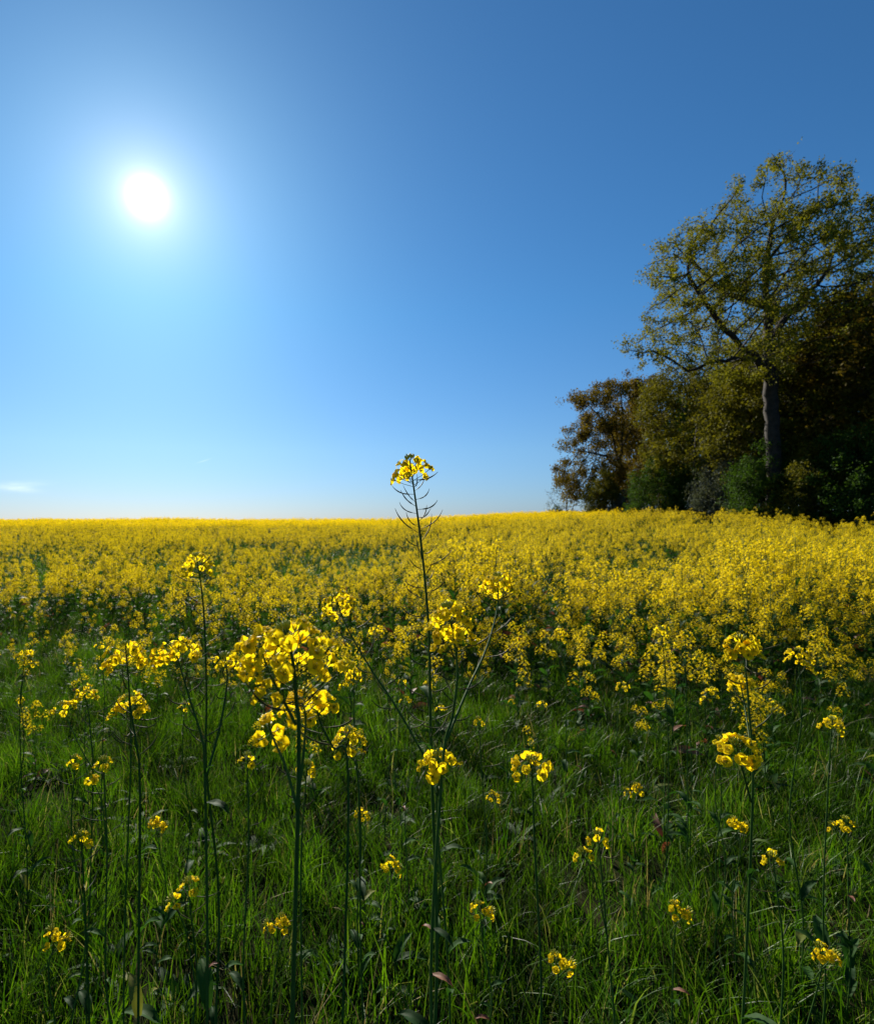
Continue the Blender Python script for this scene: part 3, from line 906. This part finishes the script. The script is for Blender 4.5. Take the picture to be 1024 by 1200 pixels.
# ------------------------------------------------------------------ foreground rapeseed: detailed plants
def flower_hi(seed):
    r2 = np.random.RandomState(seed)
    mb = MB()
    openn = r2.uniform(.6, .98)
    for i in range(4):
        a = i * PI / 2 + r2.uniform(-.2, .2)
        ca, sa = math.cos(a), math.sin(a)
        Lp = .0118 * r2.uniform(.9, 1.08); W = .0064 * r2.uniform(.9, 1.12)
        up = r2.uniform(-.0005, .0045) * (1.5 - openn); tw = r2.uniform(-.5, .5); ph = r2.uniform(0, 6)
        nu, nv = 7, 5
        vs = []
        for iu in range(nu):
            u = iu / (nu - 1)
            r = .0008 + Lp * (u ** 1.1) * openn
            z = .004 * min(1, u / .35) ** .7 + up * u + .0022 * math.sin(u * PI) - .0022 * max(0, u - .65) / .35
            wv = W * (.14 + .86 * math.sin(min(1, (u * 1.02)) ** 1.35 * PI * .74) ** .9)
            if iu == nu - 1: wv *= .62
            for iv in range(nv):
                v = iv / (nv - 1) * 2 - 1
                notch = -.0012 * (1 - abs(v)) if iu == nu - 1 else 0
                y = v * wv
                zz = z + .0016 * v * v * u + tw * v * wv * .4 + 0.0008 * math.sin(v * 4.5 + ph + u * 6) * u - .0012 * u * u * math.cos(ph) 
                x = r + notch - .0012 * v * v * u
                vs.append((x * ca - y * sa, x * sa + y * ca, zz))
        fs = [(p_ * nv + q, p_ * nv + q + 1, (p_ + 1) * nv + q + 1, (p_ + 1) * nv + q) for p_ in range(nu - 1) for q in range(nv - 1)]
        mb.add(vs, fs, 0)
        # sepal
        a2 = a + PI / 4
        d = Vector((math.cos(a2), math.sin(a2), 0))
        s_ = Vector((-d.y, d.x, 0)) * .0011
        b0 = d * .0008 + Vector((0, 0, -.001)); b1 = d * .0028 + Vector((0, 0, .0028)); b2_ = d * .0042 + Vector((0, 0, .0062))
        mb.add([b0 - s_ * .6, b0 + s_ * .6, b1 + s_, b1 - s_, b2_], [(0, 1, 2, 3), (3, 2, 4)], 1)
    for i in range(6):
        a = i * PI / 3 + .3; d = Vector((math.cos(a), math.sin(a), 0))
        p0 = d * .001; p1 = d * .0018 + Vector((0, 0, .0065)); p2 = d * .0022 + Vector((0, 0, .009))
        mb.tube([p0, p1], .00025, 3, 1, cap=False); mb.tube([p1, p2], [.0006, .0004], 4, 1)
    mb.tube([Vector((0, 0, 0)), Vector((0, 0, .008))], [.0006, .0005], 4, 2)
    return mb.mesh('flower', [M_petal, M_bud, M_stem])
FLOWERS = [flower_hi(s) for s in range(6)]

def pod_mesh(seed, length, curve):
    r2 = np.random.RandomState(seed)
    # pedicel then curved slender pod with a thin beak; starts along +X, bends up +Z
    pts = []; rad = []
    n = 11
    p = Vector((0, 0, 0)); ang_ = R(r2.uniform(-4, 24)); st_ = length / (n - 1)
    for i in range(n):
        t = i / (n - 1)
        pts.append(p.copy())
        rad.append(.00055 if t < .25 else (.00125 + .00025 * math.sin(i * 2.2) if t < .85 else .0006 * (1.15 - t) / .3 + .00015))
        p = p + Vector((math.cos(ang_), 0, math.sin(ang_))) * st_
        ang_ += curve * (1.0 if t > .2 else .3) / n
    mb = MB(); mb.tube(pts, rad, 5)
    return mb.mesh('seed_pod', [M_pod])
PODS = [pod_mesh(i, .052, R(70 + 12 * (i % 3))) for i in range(4)] + [pod_mesh(10 + i, .078, R(55 + 15 * i)) for i in range(3)]

def hero_leaf(seed):
    r2 = np.random.RandomState(seed)
    mb = MB(); nu, nv = 9, 5
    vs = []
    L_, W = .12, .016
    for iu in range(nu):
        u = iu / (nu - 1)
        wv = W * (math.sin(min(1, .12 + u * .88) * PI) ** .7 if u < 1 else 0.02)
        for iv in range(nv):
            v = iv / (nv - 1) * 2 - 1
            vs.append((L_ * u * (1 - .15 * u), v * wv, .02 * math.sin(u * 2.2) - .03 * u * u + .006 * abs(v) + .002 * math.sin(u * 14 + v * 3 + seed)))
    fs = [(p_ * nv + q, p_ * nv + q + 1, (p_ + 1) * nv + q + 1, (p_ + 1) * nv + q) for p_ in range(nu - 1) for q in range(nv - 1)]
    mb.add(vs, fs, 0)
    return mb.mesh('leaf', [M_leaf])
HLEAF = [hero_leaf(i) for i in range(3)]
HLEAF_DEAD = [m.copy() for m in HLEAF]
for m in HLEAF_DEAD: m.materials[0] = M_deadleaf

def frame(c, d, roll=0.0, s=1.0):
    """matrix at c whose +Z looks along d"""
    q = Vector((0, 0, 1)).rotation_difference(Vector(d).normalized())
    return Matrix.Translation(c) @ q.to_matrix().to_4x4() @ Matrix.Rotation(roll, 4, 'Z') @ Matrix.Scale(s, 4)

def hero_head(e, tip, axis, nfl, Rr, L, rnd, fs=1.15, buds=12, lop=0.0):
    """raceme: pedicels and buds are the head, every open flower a sub-part; tip and axis are in plant space"""
    axis = Vector(axis).normalized()
    t_ = axis.orthogonal().normalized(); b_ = axis.cross(t_)
    hb = MB(); fl = []
    for i in range(nfl):
        t = ((i + .5) / nfl) ** .85
        a = i * 2.39996 + rnd.uniform(-.35, .35)
        rd = t_ * math.cos(a) + b_ * math.sin(a)
        rr = Rr * (.32 + .78 * math.sqrt(t)) * rnd.uniform(.72, 1.12)
        root = -axis * (L * t * .95 + .006)
        c = root + rd * rr + axis * (rr * .45) + Vector((rnd.uniform(-1, 1), rnd.uniform(-1, 1), rnd.uniform(-1, 1))) * .004
        hb.tube([root, root.lerp(c, .5) + axis * -.001 + rd * .001, c], [.0007, .0006, .0008], 4, 1, cap=False)
        n = rd * rnd.uniform(.5, 1.1) + axis * rnd.uniform(.2, .9) + Vector([rnd.uniform(-.3, .3) for _ in range(3)])
        fl.append((c, n, rnd.uniform(.88, 1.12) * fs))
    for i in range(buds):
        a = i * 2.4; r = .0035 * math.sqrt(i + .5) * .6
        c = (t_ * math.cos(a) + b_ * math.sin(a)) * r * 1.2 + axis * (.006 - r * .7 + rnd.uniform(0, .002))
        d = (axis + (t_ * math.cos(a) + b_ * math.sin(a)) * .4).normalized()
        hb.tube([c - d * .004, c, c + d * .003, c + d * .006], [.0005, .0014, .0016, .0004], 5, 0)
    h = obj('flower_head', hb.mesh('flower_head', [M_bud, M_stem]), e, loc=tip)
    for c, n, s in fl:
        me = rnd.choice(FLOWERS)
        obj('flower', me, h, M=frame(c, n, rnd.uniform(0, 6.28), s))
    return h

def hero_plant(label, stems, seed, base=None, leaves=3, dead=0, group=None):
    """stems: list of dict(pts=[(px,py,d)...] top first; head=(nfl,R,L,fs); pods=(n,t0,t1,big); r=(top,bottom)).
    The first stem runs down to the ground; the others join it at their last point."""
    rnd = random.Random(seed)
    s0 = stems[0]
    last = P(*s0['pts'][-1])
    if base is None: base = (last.x + rnd.uniform(-.02, .02), last.y + rnd.uniform(.0, .05))
    bx, by = base
    o = Vector((bx, by, float(ground_z(bx, by)) - .01))
    e = bpy.data.objects.new('rapeseed_plant', None); col.objects.link(e); e.location = o; e.empty_display_size = .1
    tag(e, label, 'plant', group)
    for si, s in enumerate(stems):
        pts = [P(*p) - o for p in s['pts']]
        n_vis = len(pts)
        if si == 0:
            lo = pts[-1]
            if lo.z > .25:
                pts.append(Vector((lo.x * .6 + rnd.uniform(-.03, .03), lo.y * .6 + rnd.uniform(-.03, .03), lo.z * .66)))
                pts.append(Vector((lo.x * .3 + rnd.uniform(-.025, .025), lo.y * .3, lo.z * .33)))
            pts.append(Vector((0, 0, 0)))
        line = spline(pts, 6)
        cut = (n_vis - 1) * 6
        r0, r1 = s.get('r', (.0016, .0042))
        m = len(line)
        mb = MB()
        r0 *= .85; r1 *= .82
        mb.tube(line, [r0 + (r1 - r0) * min(1, (i / (cut if si else m - 1))) ** .8 for i in range(m)], 7)
        obj('stem' if si == 0 else 'side_branch', mb.mesh('stem', [M_stem]), e)
        ax = (line[0] - line[2]).normalized()
        if s.get('head'):
            nfl, Rr, L, fs = s['head']
            hero_head(e, line[0], ax, nfl, Rr, L, rnd, fs)
        if s.get('pods'):
            n, t0, t1, big = s['pods']
            for i in range(n):
                f = (t0 + (t1 - t0) * (i + rnd.uniform(-.3, .3)) / n)
                f = min(max(f, 0.02), .98)
                q = f * cut; k = min(int(q), m - 2)
                c = line[k].lerp(line[k + 1], q - k)
                a = i * 2.39996 + rnd.uniform(-.5, .5)
                isbig = rnd.random() < big
                me = PODS[rnd.randrange(4, 7)] if isbig else PODS[rnd.randrange(4)]
                M = Matrix.Translation(c) @ Matrix.Rotation(a, 4, 'Z') @ Matrix.Rotation(rnd.uniform(-.35, .25), 4, 'Y') @ Matrix.Rotation(rnd.uniform(-.4, .4), 4, 'X') @ Matrix.Scale(rnd.uniform(.75, 1.05), 4)
                obj('seed_pod', me, e, M=M)
        if si == 0:
            for i in range(leaves + 3 + dead):
                f = rnd.uniform(.55, .95)
                k = int(f * (m - 1)); c = line[k]
                M = Matrix.Translation(c) @ Matrix.Rotation(rnd.uniform(0, 6.28), 4, 'Z') @ Matrix.Rotation(rnd.uniform(-.9, .1), 4, 'Y') @ Matrix.Scale(rnd.uniform(.25, .62) * (.75 if i >= leaves + 3 else 1 + .8 * (f > .7)), 4)
                l = obj('leaf', (HLEAF_DEAD if i >= leaves + 3 else HLEAF)[rnd.randrange(3)], e, M=M)
                if i >= leaves + 3: l['label'] = 'withered reddish brown leaf'
    return e

hero_plant('tallest rapeseed plant at the centre, its flower head alone above the horizon', [
    dict(pts=[(480, 538, 1.1), (486, 580, 1.1), (492, 625, 1.1), (498, 680, 1.1), (503, 750, 1.1), (504, 820, 1.1), (506, 905, 1.1)], head=(15, .031, .052, 1.05), pods=(52, .10, .98, .3), r=(.0016, .0048)),
    dict(pts=[(392, 700, 1.25), (408, 738, 1.22), (432, 780, 1.18), (465, 830, 1.14), (502, 895, 1.1)], head=(20, .032, .05, 1.0), pods=(9, .25, .9, .3), r=(.0014, .003))], 1, leaves=2)
hero_plant('rapeseed plant with a large bright flower head just right of the tall centre stem', [
    dict(pts=[(524, 712, .98), (532, 750, .98), (536, 790, .98), (530, 840, .98), (518, 905, .98)], head=(27, .034, .085, 1.1), pods=(10, .3, .9, .5), r=(.0016, .0042)),
    dict(pts=[(583, 676, 1.2), (583, 712, 1.18), (570, 760, 1.12), (548, 808, 1.05), (523, 868, .98)], head=(18, .030, .05, 1.05), pods=(10, .2, .9, .4), r=(.0014, .003))], 2, leaves=3, dead=2)
hero_plant('rapeseed plant with the biggest and nearest flower head, left of centre', [
    dict(pts=[(333, 738, .64), (343, 775, .64), (347, 820, .64), (350, 905, .64)], head=(36, .047, .09, 1.02), pods=(5, .5, .9, .4), r=(.0018, .004)),
    dict(pts=[(302, 748, .68), (314, 785, .66), (329, 815, .65), (347, 850, .64)], head=(15, .028, .04, 1.0), r=(.0012, .0024)),
    dict(pts=[(352, 815, .70), (358, 840, .68), (356, 880, .65), (350, 930, .64)], head=(12, .022, .03, .95), r=(.0012, .0024)),
    dict(pts=[(312, 848, .72), (322, 870, .69), (335, 900, .66), (349, 950, .64)], head=(7, .014, .022, 1.0), r=(.0012, .0024))], 3, leaves=3)
hero_plant('small rapeseed plant tucked under the biggest flower head', [
    dict(pts=[(368, 818, .85), (376, 848, .85), (390, 876, .85), (408, 912, .85)], head=(13, .024, .035, 1.0), pods=(5, .4, .9, .4), r=(.0013, .003))], 4, leaves=1)
hero_plant('slim tall rapeseed plant on the left with one head above the crop', [
    dict(pts=[(230, 652, 1.45), (236, 690, 1.45), (240, 740, 1.45), (242, 820, 1.45), (242, 905, 1.45)], head=(20, .034, .06, 1.0), pods=(26, .08, .85, .4), r=(.0016, .0045))], 5, leaves=2)
hero_plant('leaning rapeseed plant on the left with a wide ragged flower head', [
    dict(pts=[(204, 758, 1.0), (212, 785, 1.0), (224, 825, 1.0), (236, 865, 1.0), (240, 910, 1.0)], head=(19, .038, .04, 1.05), pods=(10, .2, .9, .5), r=(.0014, .0036)),
    dict(pts=[(264, 770, 1.1), (266, 800, 1.08), (258, 850, 1.04), (242, 910, 1.0)], head=(9, .022, .03, .95), pods=(5, .2, .9, .4), r=(.0013, .003))], 6, leaves=2, dead=1)
hero_plant('rapeseed plant with a drooping head left of the wide ragged one', [
    dict(pts=[(147, 757, 1.05), (150, 790, 1.05), (153, 830, 1.05), (160, 875, 1.05), (164, 930, 1.05)], head=(18, .033, .055, 1.05), pods=(9, .25, .9, .5), r=(.0013, .0034))], 7, leaves=2)
hero_plant('short rapeseed plant with a round head low on the left, straight dark stem', [
    dict(pts=[(151, 818, 1.25), (153, 850, 1.25), (153, 905, 1.25)], head=(20, .034, .05, 1.05), pods=(5, .4, .9, .3), r=(.0015, .003))], 8, leaves=2)
hero_plant('rapeseed plant with two loose heads near the left side of the grass', [
    dict(pts=[(97, 808, 1.55), (103, 830, 1.55), (107, 870, 1.55), (109, 905, 1.55)], head=(15, .032, .05, 1.0), pods=(5, .4, .9, .4), r=(.0014, .003)),
    dict(pts=[(72, 826, 1.6), (82, 850, 1.58), (96, 880, 1.56), (108, 900, 1.55)], head=(7, .022, .025, .95), r=(.0011, .002))], 9, leaves=1)
hero_plant('rapeseed plant with a leaning head right of the biggest head', [
    dict(pts=[(408, 857, 1.2), (410, 885, 1.2), (420, 920, 1.2)], head=(19, .032, .055, .95), pods=(3, .5, .9, .3), r=(.0014, .003))], 10, leaves=2)
hero_plant('rapeseed plant with a low bright head at the foot of the tall centre stem', [
    dict(pts=[(513, 886, 1.0), (514, 915, 1.0), (512, 960, 1.0)], head=(13, .028, .03, 1.05), r=(.0014, .003))], 11, leaves=2)
hero_plant('rapeseed plant with a low bright head right of the centre in the near grass', [
    dict(pts=[(622, 892, 1.05), (624, 922, 1.05), (626, 980, 1.05)], head=(10, .032, .03, 1.05), r=(.0014, .003)),], 12, leaves=3)
hero_plant('tall near rapeseed plant on the right with three bright heads on one side', [
    dict(pts=[(868, 750, 1.05), (874, 790, 1.05), (878, 840, 1.05), (882, 920, 1.05)], head=(16, .026, .035, 1.1), pods=(10, .1, .9, .4), r=(.0014, .0036)),
    dict(pts=[(866, 795, 1.15), (872, 825, 1.12), (879, 870, 1.05)], head=(9, .018, .025, 1.0), r=(.0011, .002)),
    dict(pts=[(862, 872, .98), (868, 895, 1.0), (880, 940, 1.05)], head=(17, .027, .04, 1.1), r=(.0012, .0024))], 13, leaves=3)
# thinner plants standing in the grass; head width in photo pixels gives the number of flowers
small = [
    (775, 742, 2.3, 20, 'slim rapeseed plant right of centre, left one of a pair of equal height'),
    (803, 746, 2.35, 20, 'slim rapeseed plant right of centre, right one of a pair of equal height'),
    (793, 785, 2.6, 16, 'slim rapeseed plant standing lower between the pair of equal height'),
    (730, 806, 2.8, 16, 'small rapeseed plant with a loose head alone in the grass right of centre'),
    (635, 826, 3.0, 12, 'tiny rapeseed plant alone in the grass right of the tall centre stem'),
    (599, 822, 3.2, 7, 'tiny rapeseed plant with two or three flowers just right of the centre stem'),
    (685, 778, 3.4, 13, 'short rapeseed plant at the edge of the crop right of centre'),
    (834, 812, 2.4, 18, 'slim rapeseed plant low at the right, left of the three-headed near plant'),
    (842, 868, 2.0, 12, 'short rapeseed plant low at the right with a few small flowers'),
    (30, 768, 2.3, 20, 'slim rapeseed plant at the far left edge of the grass'),
    (24, 820, 2.4, 10, 'small rapeseed plant low at the left edge of the grass'),
    (90, 776, 2.9, 9, 'tiny flowered rapeseed plant at the crop edge on the left'),
    (116, 757, 2.6, 11, 'slim rapeseed plant with a small head left of the drooping one'),
    (121, 896, 1.35, 20, 'short rapeseed plant low on the left with a flat head'),
    (88, 892, 1.5, 13, 'small rapeseed plant low on the left beside the flat headed one'),
    (290, 890, 1.3, 14, 'small rapeseed plant low below and left of the biggest head'),
    (360, 899, 1.2, 14, 'small rapeseed plant low below the biggest head'),
    (414, 792, 1.9, 26, 'rapeseed plant with a loose head right of the biggest head'),
    (475, 820, 2.3, 12, 'small rapeseed plant just left of the tall centre stem, lower one'),
    (472, 800, 2.6, 10, 'small rapeseed plant just left of the tall centre stem, upper one'),
    (516, 830, 2.2, 10, 'small rapeseed plant half hidden behind the tall centre stem'),
    (216, 828, 2.2, 12, 'small rapeseed plant between the two left stems'),
    (440, 742, 2.7, 26, 'slim rapeseed plant left of the tall centre stem at crop height'),
    (655, 745, 3.0, 22, 'slim rapeseed plant before the crop right of the centre'),
    (560, 845, 2.0, 8, 'tiny rapeseed plant low between the centre stem and the right grass'),
    (935, 770, 1.9, 30, 'rapeseed plant with a full head beyond the three-headed plant'),
    (975, 850, 1.6, 26, 'rapeseed plant low near the right edge of the picture'),
    (700, 985, 1.25, 24, 'short rapeseed plant low in the near grass, right half'),
    (95, 985, 1.2, 26, 'short rapeseed plant low in the near grass, left corner'),
    (220, 1040, 1.15, 22, 'low rapeseed plant in the nearest grass on the left'),
    (905, 1010, 1.2, 24, 'low rapeseed plant in the nearest grass on the right'),
]
for i, (px, py, d, wpx, lab) in enumerate(small):
    rnd = random.Random(300 + i)
    Rw = wpx / FPX * d * .5 * .8
    nfl = max(3, min(18, int((Rw / .0125) ** 2 * 2.2)))
    dx = rnd.uniform(-8, 14)
    st_ = [dict(pts=[(px, py - wpx * .25, d), (px + dx * .3, py + 30 / d, d), (px + dx, py + 140 / d, d)], head=(nfl, max(Rw, .012), max(.02, Rw * 1.4), 1.0),
                pods=(9 if d < 2.6 else 4, .3, .95, .3), r=(.0014, .0034))]
    if wpx > 17 and i % 2:
        st_.append(dict(pts=[(px - 22 / d * rnd.choice((-1, 1)), py + 18 / d, d), (px - 2, py + 60 / d, d), (px + dx, py + 140 / d, d)], head=(max(3, nfl // 2), Rw * .7, .02, .95), r=(.001, .002)))
    hero_plant(lab, st_, 400 + i, leaves=2 if d > 1.6 else 3, dead=i % 3 == 0)
r9 = random.Random(99)
extra = [(60, 1090, 1.35), (330, 1075, 1.5), (455, 1010, 1.9), (560, 1060, 1.55), (650, 1120, 1.3), (790, 1060, 1.5), (860, 960, 1.9), (960, 1110, 1.35), (180, 960, 1.9), (420, 950, 2.2), (745, 920, 2.2), (990, 960, 1.8), (575, 930, 2.3)]
where = ['in the bottom left corner', 'below the biggest flower head', 'left of the centre stem, low down', 'right of the centre stem, low down', 'right of the middle, nearest the bottom',
         'below the three-headed plant', 'behind the three-headed plant', 'in the bottom right corner', 'left of the slim tall left stem', 'behind the centre stem, small', 'in the open grass right of the centre', 'near the right edge, lower one', 'close behind the low bright head right of centre']
for i, (px, py, d) in enumerate(extra):
    w_ = r9.uniform(10, 20)
    Rw = w_ / FPX * d * .4
    hero_plant('low young rapeseed plant ' + where[i], [
        dict(pts=[(px, py, d), (px + 3, py + 25 / d, d), (px + r9.uniform(-6, 8), py + 70 / d, d)], head=(r9.randint(4, 10), Rw, .03, 1.0), pods=(4, .3, .95, .2), r=(.0013, .003)),
        dict(pts=[(px - r9.choice((-26, 26)) / d, py + 12 / d, d), (px - 4, py + 48 / d, d), (px + 2, py + 70 / d, d)], head=(r9.randint(3, 6), Rw * .7, .02, .95), r=(.001, .0018))], 700 + i, leaves=6, dead=i % 2)
print('objects', len(bpy.data.objects))
